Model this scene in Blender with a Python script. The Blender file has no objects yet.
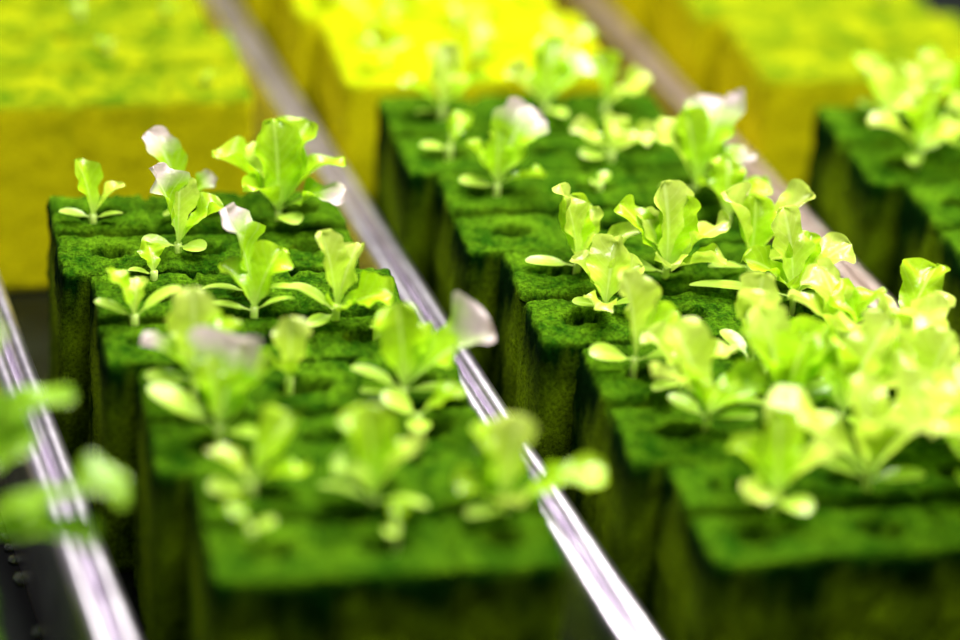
import bpy, bmesh, math, random
from mathutils import Vector, Matrix, noise
random.seed(7)
S=bpy.context.scene
S.view_settings.view_transform='Standard'
TOP=0.06; TH=0.12
CX,SX=math.cos(TH),math.sin(TH)

# ------------------------------------------------ camera
cam=bpy.data.cameras.new('camera'); co=bpy.data.objects.new('camera',cam); S.collection.objects.link(co)
back=Vector((-.3177,-.8180,.4794)).normalized()
up=Vector((.0985,.4745,.8748)); right=up.cross(back).normalized(); up=back.cross(right)
M=Matrix(((right.x,up.x,back.x,0),(right.y,up.y,back.y,0),(right.z,up.z,back.z,0.3777),(0,0,0,1)))
co.matrix_world=M
cam.lens=100; cam.sensor_width=36; cam.clip_start=.01; cam.clip_end=50
cam.dof.use_dof=True; cam.dof.focus_distance=.674; cam.dof.aperture_fstop=3.7
S.camera=co

# ------------------------------------------------ materials
def newmat(n):
    m=bpy.data.materials.new(n); m.use_nodes=True; nt=m.node_tree; nt.nodes.clear()
    out=nt.nodes.new('ShaderNodeOutputMaterial'); return m,nt,out
def ramp(nt,stops):
    r=nt.nodes.new('ShaderNodeValToRGB'); e=r.color_ramp.elements
    while len(e)<len(stops): e.new(.5)
    for i,(p,c) in enumerate(stops): e[i].position=p; e[i].color=(*c,1)
    return r
def foam(name,top_a,top_b,side_dark,side_light,streak_pos,speck=.6):
    m,nt,out=newmat(name); N=nt.nodes.new; L=nt.links.new
    b=N('ShaderNodeBsdfPrincipled'); b.inputs['Roughness'].default_value=1
    b.inputs['Specular IOR Level'].default_value=.02
    tc=N('ShaderNodeTexCoord'); geo=N('ShaderNodeNewGeometry')
    n1=N('ShaderNodeTexNoise'); n1.inputs['Scale'].default_value=110; n1.inputs['Detail'].default_value=9; n1.inputs['Roughness'].default_value=.75
    L(tc.outputs['Object'],n1.inputs['Vector'])
    rt=ramp(nt,[(.40,top_a),(.62,top_b)]); L(n1.outputs['Fac'],rt.inputs['Fac'])
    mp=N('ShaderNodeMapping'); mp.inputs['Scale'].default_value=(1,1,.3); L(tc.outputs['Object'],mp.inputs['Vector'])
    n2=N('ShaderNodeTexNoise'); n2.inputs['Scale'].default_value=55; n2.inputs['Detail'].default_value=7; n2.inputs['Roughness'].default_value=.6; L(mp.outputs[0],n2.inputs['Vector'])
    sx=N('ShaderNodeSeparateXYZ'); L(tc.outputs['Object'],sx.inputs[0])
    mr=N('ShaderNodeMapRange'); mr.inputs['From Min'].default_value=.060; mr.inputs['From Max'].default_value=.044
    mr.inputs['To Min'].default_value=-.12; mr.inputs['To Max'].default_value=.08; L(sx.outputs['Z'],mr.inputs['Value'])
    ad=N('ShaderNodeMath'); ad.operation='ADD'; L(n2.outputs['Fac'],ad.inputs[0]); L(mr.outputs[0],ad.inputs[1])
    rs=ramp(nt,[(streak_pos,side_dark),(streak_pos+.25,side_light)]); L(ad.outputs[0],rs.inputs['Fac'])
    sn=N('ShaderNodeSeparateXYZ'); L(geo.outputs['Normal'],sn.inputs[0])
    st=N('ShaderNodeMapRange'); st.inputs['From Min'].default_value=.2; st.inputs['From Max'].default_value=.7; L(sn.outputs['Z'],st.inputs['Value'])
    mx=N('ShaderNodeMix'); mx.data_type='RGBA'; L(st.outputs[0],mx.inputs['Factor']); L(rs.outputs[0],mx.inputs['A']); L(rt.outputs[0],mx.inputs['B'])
    # open-cell pore speckle
    n3=N('ShaderNodeTexNoise'); n3.inputs['Scale'].default_value=1000; n3.inputs['Detail'].default_value=4; n3.inputs['Roughness'].default_value=.75; L(tc.outputs['Object'],n3.inputs['Vector'])
    sp=N('ShaderNodeMapRange'); sp.inputs['From Min'].default_value=.36; sp.inputs['From Max'].default_value=.60; sp.inputs['To Min'].default_value=1-speck; sp.inputs['To Max'].default_value=1.35; L(n3.outputs['Fac'],sp.inputs['Value'])
    vm=N('ShaderNodeVectorMath'); vm.operation='SCALE'; L(mx.outputs['Result'],vm.inputs[0]); L(sp.outputs[0],vm.inputs['Scale'])
    L(vm.outputs[0],b.inputs['Base Color'])
    bp=N('ShaderNodeBump'); bp.inputs['Strength'].default_value=1; bp.inputs['Distance'].default_value=.0014
    L(n3.outputs['Fac'],bp.inputs['Height']); L(bp.outputs[0],b.inputs['Normal'])
    L(b.outputs[0],out.inputs[0]); return m
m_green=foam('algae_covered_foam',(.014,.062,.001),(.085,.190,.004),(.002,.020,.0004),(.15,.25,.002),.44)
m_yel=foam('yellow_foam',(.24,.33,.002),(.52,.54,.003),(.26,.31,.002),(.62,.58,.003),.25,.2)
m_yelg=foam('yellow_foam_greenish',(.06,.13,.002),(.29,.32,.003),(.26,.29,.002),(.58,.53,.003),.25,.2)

def leafmat(name,c_pet,c_body,c_tip,c_vein,trans=.42,dark=.62):
    m,nt,out=newmat(name); N=nt.nodes.new; L=nt.links.new
    tc=N('ShaderNodeTexCoord'); sx=N('ShaderNodeSeparateXYZ'); L(tc.outputs['UV'],sx.inputs[0])
    no=N('ShaderNodeTexNoise'); no.inputs['Scale'].default_value=160; no.inputs['Detail'].default_value=3; L(tc.outputs['Object'],no.inputs['Vector'])
    a=N('ShaderNodeMath'); a.operation='MULTIPLY_ADD'; a.inputs[1].default_value=.35; L(no.outputs['Fac'],a.inputs[0]); L(sx.outputs['Y'],a.inputs[2])
    r=ramp(nt,[(.15,c_pet),(.45,c_body),(.70,c_body),(.92,c_tip)])
    a2=N('ShaderNodeMath'); a2.operation='MULTIPLY'; a2.inputs[1].default_value=.86; L(a.outputs[0],a2.inputs[0])
    L(a2.outputs[0],r.inputs['Fac'])
    nb=N('ShaderNodeTexNoise'); nb.inputs['Scale'].default_value=95; nb.inputs['Detail'].default_value=4; L(tc.outputs['Object'],nb.inputs['Vector'])
    dk=N('ShaderNodeMapRange'); dk.inputs['From Min'].default_value=.38; dk.inputs['From Max'].default_value=.60; dk.inputs['To Min'].default_value=dark; dk.inputs['To Max'].default_value=1.0; L(nb.outputs['Fac'],dk.inputs['Value'])
    sc=N('ShaderNodeVectorMath'); sc.operation='SCALE'; L(r.outputs[0],sc.inputs[0]); L(dk.outputs[0],sc.inputs['Scale'])
    u=N('ShaderNodeMath'); u.operation='SUBTRACT'; u.inputs[1].default_value=.5; L(sx.outputs['X'],u.inputs[0])
    ab=N('ShaderNodeMath'); ab.operation='ABSOLUTE'; L(u.outputs[0],ab.inputs[0])
    mr=N('ShaderNodeMapRange'); mr.inputs['From Min'].default_value=.06; mr.inputs['From Max'].default_value=.015; L(ab.outputs[0],mr.inputs['Value'])
    sv=N('ShaderNodeMath'); sv.operation='MULTIPLY_ADD'; sv.inputs[1].default_value=-.55; L(ab.outputs[0],sv.inputs[0]); L(sx.outputs['Y'],sv.inputs[2])
    sm=N('ShaderNodeMath'); sm.operation='MULTIPLY'; sm.inputs[1].default_value=52; L(sv.outputs[0],sm.inputs[0])
    sn=N('ShaderNodeMath'); sn.operation='SINE'; L(sm.outputs[0],sn.inputs[0])
    s2=N('ShaderNodeMapRange'); s2.inputs['From Min'].default_value=.75; s2.inputs['From Max'].default_value=1; s2.inputs['To Max'].default_value=.3; L(sn.outputs[0],s2.inputs['Value'])
    mxx=N('ShaderNodeMath'); mxx.operation='MAXIMUM'; L(mr.outputs[0],mxx.inputs[0]); L(s2.outputs[0],mxx.inputs[1])
    f=N('ShaderNodeMath'); f.operation='MULTIPLY'; f.inputs[1].default_value=.4; L(mxx.outputs[0],f.inputs[0])
    mx=N('ShaderNodeMix'); mx.data_type='RGBA'; L(f.outputs[0],mx.inputs['Factor']); L(sc.outputs[0],mx.inputs['A']); mx.inputs['B'].default_value=(*c_vein,1)
    b=N('ShaderNodeBsdfPrincipled'); b.inputs['Roughness'].default_value=.30; b.inputs['Specular IOR Level'].default_value=.6
    L(mx.outputs['Result'],b.inputs['Base Color'])
    bp=N('ShaderNodeBump'); bp.inputs['Strength'].default_value=.7; bp.inputs['Distance'].default_value=.0010; L(no.outputs['Fac'],bp.inputs['Height']); L(bp.outputs[0],b.inputs['Normal'])
    t=N('ShaderNodeBsdfTranslucent'); L(mx.outputs['Result'],t.inputs['Color'])
    ms=N('ShaderNodeMixShader'); ms.inputs[0].default_value=trans; L(b.outputs[0],ms.inputs[1]); L(t.outputs[0],ms.inputs[2])
    L(ms.outputs[0],out.inputs[0]); return m
PET=(.64,.86,.16)
m_leaf=leafmat('lettuce_leaf_lime',PET,(.46,.78,.005),(.55,.84,.02),(.72,.92,.20))
m_pale=leafmat('lettuce_leaf_pale',PET,(.66,.88,.06),(.76,.92,.14),(.84,.96,.36),dark=.66)
m_red=leafmat('lettuce_leaf_blush',PET,(.45,.78,.010),(.80,.64,.66),(.76,.84,.46),dark=.7)
m_cot=leafmat('cotyledon',PET,(.56,.84,.06),(.62,.86,.12),(.7,.92,.3),dark=.8)
m_deep=leafmat('lettuce_leaf_deep',(.34,.6,.05),(.30,.56,.02),(.34,.60,.035),(.46,.70,.14))
MATS=[m_leaf,m_pale,m_red,m_cot,m_deep]

def simple(name,col,rough,metal=0,spec=.5,noise_s=None,col2=None):
    m,nt,out=newmat(name); b=nt.nodes.new('ShaderNodeBsdfPrincipled'); L=nt.links.new
    b.inputs['Base Color'].default_value=(*col,1); b.inputs['Roughness'].default_value=rough; b.inputs['Metallic'].default_value=metal
    b.inputs['Specular IOR Level'].default_value=spec
    if noise_s:
        tc=nt.nodes.new('ShaderNodeTexCoord'); n=nt.nodes.new('ShaderNodeTexNoise'); n.inputs['Scale'].default_value=noise_s; n.inputs['Detail'].default_value=5
        L(tc.outputs['Object'],n.inputs['Vector']); r=ramp(nt,[(.35,col),(.65,col2)]); L(n.outputs['Fac'],r.inputs['Fac']); L(r.outputs[0],b.inputs['Base Color'])
        bp=nt.nodes.new('ShaderNodeBump'); bp.inputs['Strength'].default_value=.15; bp.inputs['Distance'].default_value=.001; L(n.outputs['Fac'],bp.inputs['Height']); L(bp.outputs[0],b.inputs['Normal'])
    L(b.outputs[0],out.inputs[0]); return m
m_rail=simple('aluminium_rail',(.62,.56,.66),.30,1,.5,120,(.86,.80,.90))
m_rail2=simple('weathered_aluminium',(.56,.42,.37),.32,1,.5,120,(.82,.68,.63))
m_tray=simple('wet_black_tray',(.002,.003,.003),.2,0,.25,60,(.006,.008,.006))
m_water=simple('water',(.9,.95,.95),.03,0,1)
m_water.node_tree.nodes['Principled BSDF'].inputs['Transmission Weight'].default_value=.9

def mkobj(name,bm,mats,loc=(0,0,0),rz=0,smooth=True):
    me=bpy.data.meshes.new(name); bm.to_mesh(me); bm.free()
    for m in mats: me.materials.append(m)
    if smooth: me.polygons.foreach_set('use_smooth',[True]*len(me.polygons))
    o=bpy.data.objects.new(name,me); o.location=loc; o.rotation_euler[2]=rz; S.collection.objects.link(o); return o

# ------------------------------------------------ foam blocks
def block(name,px,py,W,D,H,mat,ci=3,cj=2,step=.0010,seed=0,hole=True):
    nx=int(W/step); ny=int(D/step); nz=max(8,int(H/.0025))
    bm=bmesh.new(); vd={}
    sd=Vector((seed*3.1,seed*1.7,0)); r=.0018
    hd={}
    rr=random.Random(seed)
    tx=rr.uniform(-.015,.015); ty=rr.uniform(.0,.04); tz=rr.uniform(-.0012,.0004)
    for a in range(ci):
        for b_ in range(cj): hd[(a,b_)]=(rr.uniform(.0038,.0054),rr.uniform(.0018,.0028),rr.uniform(.009,.013),rr.uniform(-.001,.001))
    def V(i,j,k):
        key=(i,j,k)
        if key in vd: return vd[key]
        x=W*i/nx; y=D*j/ny; z=H*k/nz
        nX=(-1 if i==0 else 1 if i==nx else 0); nY=(-1 if j==0 else 1 if j==ny else 0); nZ=(1 if k==nz else 0)
        p=Vector((x,y,z))
        q=Vector((min(max(x,r),W-r),min(max(y,r),D-r),min(z,H-r)))
        d=p-q
        if d.length>r: p=q+d.normalized()*r
        f=noise.noise(p*150+sd)*.0005+noise.noise(p*520+sd)*.0008
        if nZ:
            dd=0; cw=W/ci; cd=D/cj
            wob=noise.noise(Vector((x*90,y*90,seed+9)))*.0006
            a=abs(((x+wob)/cw)-round(x/cw))*cw if 0<round(x/cw)<ci else 1
            b=abs(((y+wob)/cd)-round(y/cd))*cd if 0<round(y/cd)<cj else 1
            dd=max(dd,.0020*max(0,1-a/.0014),.0090*max(0,1-b/.0022))
            if hole:
                a=int(math.floor(min(x/cw,ci-.01))); b=int(math.floor(min(y/cd,cj-.01)))
                hx=(a+.5)*cw; hy=(b+.5)*cd
                rx,ry,dp,of=hd[(a,b)]
                e=math.sqrt(((x-hx-of)/rx)**2+((y-hy)/ry)**2)
                if e<1.3: dd=max(dd,dp*min(1,(1.3-e)/.35))
            f2=noise.noise(Vector((x*60,y*60,seed)))*.0008
            p.z+=f+f2-dd
        p.z+=(tz+tx*(x-W/2)+ty*(y-D/2))*max(0,z/H)
        if nY:
            cw=W/ci; a=abs((x/cw)-round(x/cw))*cw if 0<round(x/cw)<ci else 1
            p.y+=nY*(f-.0012*max(0,1-a/.0015))
        if nX:
            cd=D/cj; a=abs((y/cd)-round(y/cd))*cd if 0<round(y/cd)<cj else 1
            p.x+=nX*(f-.0018*max(0,1-a/.0018))
        vd[key]=bm.verts.new(p); return vd[key]
    for i in range(nx):
        for j in range(ny):
            bm.faces.new((V(i,j,nz),V(i+1,j,nz),V(i+1,j+1,nz),V(i,j+1,nz)))
            bm.faces.new((V(i,j,0),V(i,j+1,0),V(i+1,j+1,0),V(i+1,j,0)))
    for k in range(nz):
        for i in range(nx):
            bm.faces.new((V(i,0,k),V(i+1,0,k),V(i+1,0,k+1),V(i,0,k+1)))
            bm.faces.new((V(i,ny,k),V(i,ny,k+1),V(i+1,ny,k+1),V(i+1,ny,k)))
        for j in range(ny):
            bm.faces.new((V(0,j,k),V(0,j,k+1),V(0,j+1,k+1),V(0,j+1,k)))
            bm.faces.new((V(nx,j,k),V(nx,j+1,k),V(nx,j+1,k+1),V(nx,j,k+1)))
    return mkobj(name,bm,[mat],(px,py,0),-TH)
def cell(B,j,i,ci=3,cj=2):
    px,py,W,D=B
    u=W*(i+.5)/ci; v=D*(j+.5)/cj
    return (px+u*CX+v*SX, py-u*SX+v*CX, TOP)

col1=[(.1145+.0014*(3-k),.4460+.047*k,.077,.0446) for k in range(4)]
c2y=[.6775,.626,.5797,.5278,.4726,.430]
col2=[(.2188+.0017*i,c2y[i+1],.083,(c2y[i]-c2y[i+1])*.955) for i in range(5)]
col3=[(.3465,.596,.080,.0520),(.3480,.541,.080,.0520),(.3490,.486,.080,.0520)]
col0=[(-.004,.43,.075,.0446),(-.004,.477,.075,.0446)]
sd=1
for C in (col1,col2,col3,col0):
    for (x,y,W,D) in C:
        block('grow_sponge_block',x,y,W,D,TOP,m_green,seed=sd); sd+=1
yb=[]
for k in range(7): yb.append((.113,.690+.052*k,.077,.0500))
for k in range(7): yb.append((.2200,.690+.052*k,.083,.0500))
for k in range(7): yb.append((.3465,.668+.052*k,.080,.0500))
for k in range(7): yb.append((-.004,.690+.052*k,.075,.0500))
for n,(x,y,W,D) in enumerate(yb):
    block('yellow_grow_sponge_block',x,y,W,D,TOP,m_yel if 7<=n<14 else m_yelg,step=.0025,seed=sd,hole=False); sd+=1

# ------------------------------------------------ seedlings
def leaf(bm,uv,base,az,L,Wd,e0,e1,mi,cup=.35,ruf=.12,kind=0,twist=0):
    nv=22; nu=12
    az=math.radians(az-19); e0=math.radians(e0); e1=math.radians(e1)
    a=Vector((math.cos(az),math.sin(az),0)); s0=Vector((-math.sin(az),math.cos(az),0)); z=Vector((0,0,1))
    ph=random.uniform(0,6.28); ph2=random.uniform(0,6.28); fr=random.uniform(9,14); lob=random.uniform(13,19)
    ls=random.uniform(-.22,.22); pk=random.uniform(.85,1.6)
    p=Vector(base); prev=0; rows=[]
    for q in range(nv+1):
        t=q/nv; v=math.sin(math.pi/2*t)*.75+.25*t
        e=e0+(e1-e0)*(v**1.5)
        d=a*math.cos(e)+z*math.sin(e)
        p=p+d*(v-prev)*L; prev=v
        n=(-a*math.sin(e)+z*math.cos(e)); s=s0
        tw=math.radians(twist)*v; s,n=(s*math.cos(tw)+n*math.sin(tw)),(n*math.cos(tw)-s*math.sin(tw))
        if kind==0:
            tt=max(0,(v-.10)/.90); b_=.40; mxv=(pk/(pk+b_))**pk*(b_/(pk+b_))**b_
            w=.13*(1-tt)+ (tt**pk*(1-tt)**b_)/mxv*.92
        else:
            tt=max(0,(v-.25)/.75); w=.15*(1-tt)+ (tt**.55*(1-tt)**.5)/.54*.95 if tt<1 else 0
        w=max(w,.015)*Wd/2
        row=[]
        for c in range(nu+1):
            u=-1+2*c/nu
            h=cup*w*(abs(u)**1.7); ww=w
            if kind==0:
                sg=1 if u>0 else -1
                ww=w*(1+ls*sg+(.12*math.sin(lob*v+ph+sg)+.06*math.sin(lob*2.3*v+ph2*sg))*abs(u))
                h+=ruf*Wd*(abs(u)**2.0)*(math.sin(fr*v+ph+(sg+1)*.5*ph2)+.45*math.sin(fr*2.1*v+ph2+sg))*min(1,max(0,(v-.2)*3))
                h+=.06*Wd*math.sin(4.5*u+ph)*max(0,v-.5)*2
            row.append((bm.verts.new(p+s*(ww*u*(1-.12*cup*abs(u)))+n*h),(u*.5+.5,v)))
        rows.append(row)
    for q in range(nv):
        for c in range(nu):
            vs=[rows[q][c],rows[q][c+1],rows[q+1][c+1],rows[q+1][c]]
            f=bm.faces.new([x[0] for x in vs]); f.material_index=mi
            for l,x in zip(f.loops,vs): l[uv].uv=x[1]
def stem(bm,uv,p0,p1,r0,r1,mi):
    n=8; rows=[]
    p0=Vector(p0);p1=Vector(p1)
    for q in range(5):
        t=q/4; p=p0.lerp(p1,t); r=r0+(r1-r0)*t
        rows.append([bm.verts.new(p+Vector((math.cos(2*math.pi*k/n)*r,math.sin(2*math.pi*k/n)*r,0))) for k in range(n)])
    for q in range(4):
        for k in range(n):
            f=bm.faces.new((rows[q][k],rows[q][(k+1)%n],rows[q+1][(k+1)%n],rows[q+1][k])); f.material_index=mi
            for l in f.loops: l[uv].uv=(.5,.1)
    f=bm.faces.new(rows[-1]); f.material_index=mi
G,Pq,R,C,DG=0,1,2,3,4
def seedling(B,j,i,leaves,dx=0,dy=0,sh=.002,name='lettuce_seedling',root=.005):
    """leaves: (azimuth, length mm, width mm, start elevation, end elevation, material[, kind])"""
    x,y,z=cell(B,j,i); x+=dx*.001; y+=dy*.001
    bm=bmesh.new(); uv=bm.loops.layers.uv.new('UVMap')
    stem(bm,uv,(0,0,-root),(0,0,sh),.0011,.0010,1)
    for lf in leaves:
        az,L,Wd,e0,e1,mi=lf[:6]; kd=1 if mi==C else 0
        if len(lf)>6: kd=lf[6]
        leaf(bm,uv,(0,0,sh-.0006 if kd==0 else sh-.0012),az,L*.001,Wd*.001,e0,e1,mi,
             cup=random.uniform(.25,.65) if kd==0 else .15,ruf=random.uniform(.09,.17) if kd==0 else 0,kind=kd,twist=random.uniform(-26,26))
    return mkobj(name,bm,MATS,(x,y,z))
K=col1
# far block
seedling(K[3],1,0,[(150,16,10,82,50,G),(20,12,7,60,25,Pq),(180,9,5,15,0,C),(0,8,5,20,5,C)],dx=-3,dy=-5)
seedling(K[3],1,1,[(160,23,11,74,40,R),(20,12,7,60,20,R),(240,9,5,20,0,C)],dx=-4,dy=-2)
seedling(K[3],0,1,[(160,22,13,82,50,R),(20,16,9,60,5,G),(95,18,9,80,50,Pq),(200,10,6,25,0,C),(330,9,6,25,0,C)],dx=-8,dy=0)
seedling(K[3],1,2,[(110,25,13,84,55,G),(60,26,14,76,40,G),(165,24,12,58,5,G),(10,24,12,66,10,G),(345,21,13,46,0,R),(220,16,9,60,20,G),(135,20,10,72,35,Pq),(300,12,7,25,-5,C)],dx=-6,dy=-6)
# second block
seedling(K[2],1,1,[(160,23,16,82,50,R),(30,14,8,60,20,G),(200,13,6,25,-5,C),(335,14,6,35,0,C)],dx=0,dy=-3)
seedling(K[2],1,0,[(110,8,7,60,20,G),(200,7,5,30,0,C)],dx=4,dy=8)
seedling(K[2],0,0,[(160,14,8,75,30,G),(20,14,5,50,10,C),(190,11,5,40,10,C),(90,10,6,70,30,Pq)],dx=-3,dy=9)
seedling(K[2],0,1,[(50,17,11,75,30,G),(150,14,8,60,20,G),(0,11,5,40,0,C),(190,12,5,20,0,C)],dx=1,dy=10)
seedling(K[2],0,2,[(140,21,9,82,60,Pq),(60,18,11,74,35,Pq),(175,14,8,45,5,C),(350,16,12,42,0,G),(280,10,8,50,10,G),(230,10,5,5,-5,C)],dx=-5,dy=8)
seedling(K[2],0,2,[(80,5,3,60,20,C),(250,4,2.5,40,0,C)],dx=3,dy=-1)
# third block
seedling(K[1],1,0,[(100,22,12,82,50,Pq),(185,16,11,55,10,R),(20,18,12,70,25,G),(80,18,12,75,40,G),(200,12,6,20,0,C)],dx=0,dy=2)
seedling(K[1],0,0,[(70,21,19,72,35,R),(40,20,16,60,30,G),(120,17,13,75,40,G),(170,19,8,35,15,C),(330,12,6,20,0,C)],dx=3,dy=1)
seedling(K[1],1,1,[(100,16,9,86,70,Pq),(250,11,7,60,30,G)],dx=-4,dy=-1)
seedling(K[1],1,2,[(120,21,12,82,60,G),(8,26,18,52,18,R),(60,17,9,70,30,G),(180,14,7,35,5,C),(200,11,6,15,-5,C),(350,12,6,20,0,C)],dx=-4,dy=-7)
seedling(K[1],0,2,[(10,13,7,50,5,G),(180,11,7,50,10,C),(270,11,6,25,0,C)],dx=-2,dy=2)
# nearest block
seedling(K[0],1,0,[(50,18,12,60,25,G),(350,14,9,40,5,G),(170,13,8,50,10,Pq),(210,11,7,20,0,C)],dx=0,dy=1)
seedling(K[0],1,1,[(120,22,12,84,60,G),(10,18,12,70,30,Pq),(70,19,10,80,50,G),(210,14,11,60,20,C,0),(330,14,7,25,0,C),(190,13,7,30,5,C)],dx=-1,dy=-7)
seedling(K[0],1,2,[(150,20,13,75,45,G),(70,21,13,82,55,Pq),(100,17,11,70,40,R),(2,24,11,36,8,G),(190,14,9,45,10,G),(290,12,8,50,10,Pq),(230,13,7,25,0,C)],dx=1,dy=-13)
seedling(K[0],0,0,[(150,8,5,50,10,G),(10,6,4,40,10,C)],dx=-2,dy=6)
seedling(K[0],0,1,[(80,6,5,50,10,G),(250,5,4,30,0,C)],dx=3,dy=3)

K=col2
seedling(K[0],1,0,[(100,19,11,80,40,Pq),(190,16,9,50,10,G),(10,17,10,60,15,G),(220,10,5,20,0,C)],dx=3)
seedling(K[0],1,1,[(90,21,12,75,40,G),(170,16,9,50,20,Pq),(20,19,11,60,20,R),(300,11,6,20,0,C)],dx=6)
seedling(K[0],1,2,[(120,16,10,75,40,G),(10,16,10,50,20,Pq)],dx=-4)
seedling(K[0],0,2,[(170,14,8,40,5,Pq),(10,14,8,40,5,Pq),(90,11,8,70,30,Pq),(200,10,6,15,0,C)],dx=-11,dy=-6)
seedling(K[0],0,0,[(60,11,7,60,20,G),(200,9,5,20,0,C)],dx=0,dy=0)
seedling(K[1],1,0,[(55,24,16,72,30,R),(150,15,9,60,20,G),(100,15,9,80,40,G),(350,14,8,35,0,G),(190,11,6,20,0,C)],dx=1)
seedling(K[1],1,1,[(60,5,4,50,10,C),(230,5,3,40,10,C)],dx=2,dy=-1)
seedling(K[1],1,2,[(60,28,19,76,25,R),(165,22,12,66,30,Pq),(120,22,11,78,50,G),(350,20,12,55,10,R),(300,15,9,40,0,G),(210,12,6,20,0,C)],dx=0,dy=-5)
seedling(K[1],0,2,[(100,17,10,75,40,G),(10,15,10,60,20,G)],dx=4,dy=-2)
# in-focus block
seedling(K[2],1,0,[(145,22,11,82,50,Pq),(110,18,11,70,45,G),(10,19,8,42,10,Pq),(190,14,6,12,0,C),(70,16,9,60,30,Pq),(290,10,8,50,10,Pq)],dx=4)
seedling(K[2],0,0,[(80,17,12,72,35,Pq),(150,15,9,60,15,Pq),(340,11,6,35,5,C),(250,12,9,40,0,Pq),(30,14,9,60,20,Pq),(190,9,5,20,0,C)],dx=6,dy=2)
seedling(K[2],1,1,[(110,24,14,86,55,Pq),(70,20,12,80,40,G),(165,22,12,62,30,G),(10,21,14,58,15,Pq),(200,15,7,25,5,C),(340,17,9,35,5,Pq),(270,12,9,50,10,Pq),(140,17,9,70,30,Pq)],dx=-2,dy=-5)
seedling(K[2],1,2,[(165,22,12,76,50,Pq),(25,25,12,66,30,Pq),(90,18,11,80,50,G),(205,13,6,15,0,C),(330,14,9,40,0,Pq)],dx=-6,dy=-3)
seedling(K[2],0,2,[(120,23,12,80,45,Pq),(15,20,12,60,20,Pq),(185,18,10,55,10,G),(70,17,10,76,40,G),(178,27,6,10,-8,C),(350,14,8,45,0,Pq),(250,12,8,50,20,G)],dx=1,dy=4)
def bushy(B,j,i,n,s,dx=0,dy=0,pal=.65):
    ls=[]; a0=random.uniform(0,360)
    for c in range(2): ls.append((a0+180*c+random.uniform(-30,30),s*random.uniform(10,14),s*random.uniform(5,7),random.uniform(15,40),random.uniform(-8,12),C))
    for c in range(n):
        el=random.uniform(50,86)
        ls.append((a0+60+360*c/n+random.uniform(-25,25),s*random.uniform(16,26),s*random.uniform(9,14.5),el,el-random.uniform(15,65),Pq if random.random()<pal else G))
    seedling(B,j,i,ls,dx=dx,dy=dy)
seedling(K[3],1,0,[(140,23,11,84,60,Pq),(60,17,9,76,40,Pq),(20,16,9,70,20,G),(200,13,7,30,0,C),(340,14,8,35,0,C)],dx=-2,dy=3)
seedling(K[3],1,0,[(150,15,9,60,15,Pq),(10,16,9,50,10,Pq),(230,11,6,20,0,C)],dx=5,dy=-9)
bushy(K[3],1,1,4,.95,-1,1); bushy(K[3],1,2,4,1.05,-4,4); bushy(K[3],1,2,4,1.1,11,2)
bushy(K[3],0,0,4,1.0,8,0); bushy(K[3],0,1,5,1.1,0,2); bushy(K[3],0,1,4,1.0,13,-2); bushy(K[3],0,2,5,1.1,6,0)
seedling(K[4],1,0,[(170,17,10,62,20,G),(10,18,11,60,15,Pq),(95,20,11,80,40,G),(230,15,9,45,0,Pq),(300,13,7,35,-5,C)],dx=5,dy=-11)
bushy(K[4],1,1,5,1.15,2,-5); bushy(K[4],1,2,5,1.15,0,-5); bushy(K[4],0,2,4,1.0,6,0)
for b in range(3):
    for j in range(2):
        for i in range(3):
            if (b,j,i) in ((1,1,0),): continue
            random.seed(100+b*10+j*3+i); bushy(col3[b],j,i,4,1.0,dx=5 if i==0 else 0,pal=.4)
random.seed(55)
# near-left row, large leaves leaning over the rail
seedling(col0[0],1,2,[(4,38,18,34,-2,DG),(60,32,20,75,45,DG),(350,30,14,18,-10,DG),(110,38,20,84,66,G)],dx=7,dy=10,sh=.007)
seedling(col0[1],0,2,[(12,36,13,52,14,DG),(70,42,24,84,62,DG),(35,38,20,80,50,G),(150,30,20,70,40,DG),(350,26,16,50,10,DG)],dx=9,dy=4,sh=.008)
seedling(col0[1],1,2,[(20,28,14,74,50,DG),(100,30,18,80,60,G),(190,28,18,60,30,DG)],dx=5,dy=0,sh=.006)
# tiny sprouts on the far yellow rows
random.seed(9)
for (x,y,W,D) in yb[:3]+yb[7:12]+yb[14:17]:
    mid=.2<x<.3
    for j in range(2):
        for i in range(3):
            if random.random()<(.85 if mid else .3):
                s=random.uniform(1.0,1.6) if mid else .5
                seedling((x,y,W,D),j,i,[(random.uniform(0,360),8*s,5*s,60,20,Pq),(random.uniform(0,180),8*s,5*s,40,5,G),(random.uniform(180,360),8*s,5*s,40,5,G)],name='lettuce_sprout',root=.0005)

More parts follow.
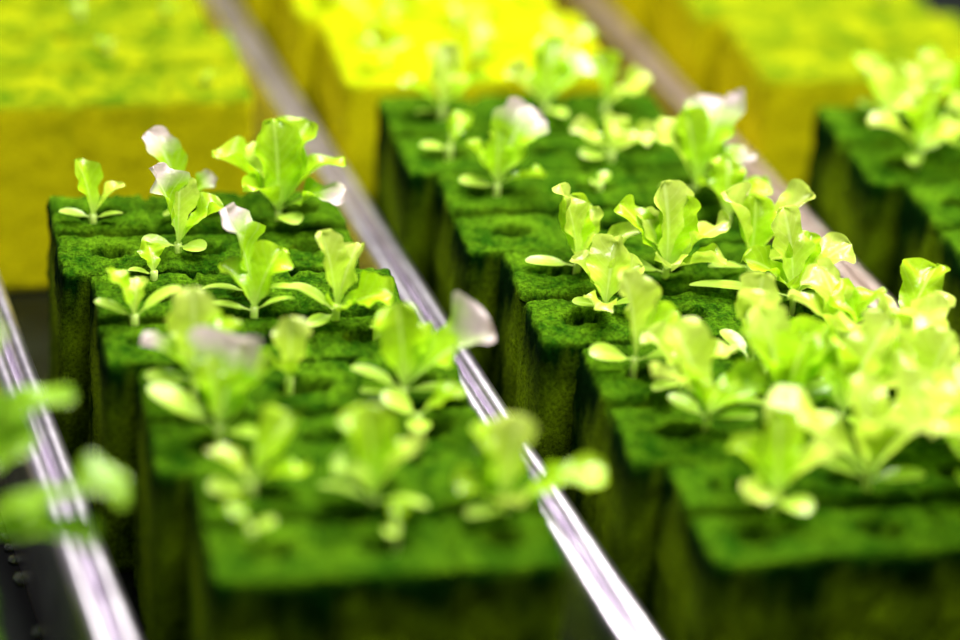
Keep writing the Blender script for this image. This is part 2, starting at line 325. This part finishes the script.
# ------------------------------------------------ rails
def rail(xc,mat,zt=.036,w=.0115):
    h=w/2
    pr=[(-h,0),(-h,zt-.003)]
    def arc(cx,cz,r,a0,a1,n=8): return [(cx+r*math.cos(math.radians(a0+(a1-a0)*k/n)),cz+r*math.sin(math.radians(a0+(a1-a0)*k/n))) for k in range(n+1)]
    pr+=arc(-h*.52,zt-.0022,h*.46,180,10)
    pr+=[(-.0002,zt-.0045),(.0004,zt-.0045)]
    pr+=arc(h*.54,zt-.0030,h*.44,170,0)
    pr+=[(h,0)]
    bm=bmesh.new(); ys=[.10+.05*k for k in range(26)]; rows=[]
    for yy in ys: rows.append([bm.verts.new((xx,yy,zz)) for xx,zz in pr])
    for a,b in zip(rows,rows[1:]):
        for k in range(len(pr)-1): bm.faces.new((a[k],b[k],b[k+1],a[k+1]))
    bm.faces.new(rows[0]); bm.faces.new(rows[-1][::-1])
    bmesh.ops.recalc_face_normals(bm,faces=bm.faces)
    return mkobj('metal_tray_rail',bm,[mat],(xc,0,0))
rail(.1020,m_rail,w=.0120); rail(.2140,m_rail,w=.0120); rail(.3404,m_rail2,w=.0110)

bm=bmesh.new()
vs=[bm.verts.new(v) for v in ((-.5,0,0),(1.0,0,0),(1.0,1.5,0),(-.5,1.5,0))]; bm.faces.new(vs)
mkobj('floor',bm,[m_tray],(0,0,-.0002),0,False)

bm=bmesh.new()
for n in range(420):
    g=random.choice([(.1090,.1130),(.2205,.2245),(.201,.206),(.0945,.0955)])
    x=random.uniform(*g); y=random.uniform(.4,.75); r=random.uniform(.0005,.0014)
    bmesh.ops.create_uvsphere(bm,u_segments=8,v_segments=6,radius=r,matrix=Matrix.Translation((x,y,r*.3))@Matrix.Diagonal((1,1,.6,1)))
mkobj('water_droplets',bm,[m_water])

# ------------------------------------------------ lights
def area(name,loc,tgt,sx,sy,e,col):
    l=bpy.data.lights.new(name,'AREA'); l.shape='RECTANGLE'; l.size=sx; l.size_y=sy; l.energy=e; l.color=col
    o=bpy.data.objects.new(name,l); o.location=loc
    o.rotation_euler=(Vector(tgt)-Vector(loc)).to_track_quat('-Z','Y').to_euler(); S.collection.objects.link(o)
area('grow_lamp',(.36,.90,.70),(.28,.60,.05),.5,.18,15.5,(1,.98,.91))
area('grow_lamp',(.34,.36,.86),(.27,.55,.05),.5,.18,14,(1,.99,.93))
w=bpy.data.worlds.new('world'); S.world=w; w.use_nodes=True
w.node_tree.nodes['Background'].inputs[0].default_value=(.82,.80,.84,1); w.node_tree.nodes['Background'].inputs[1].default_value=.16
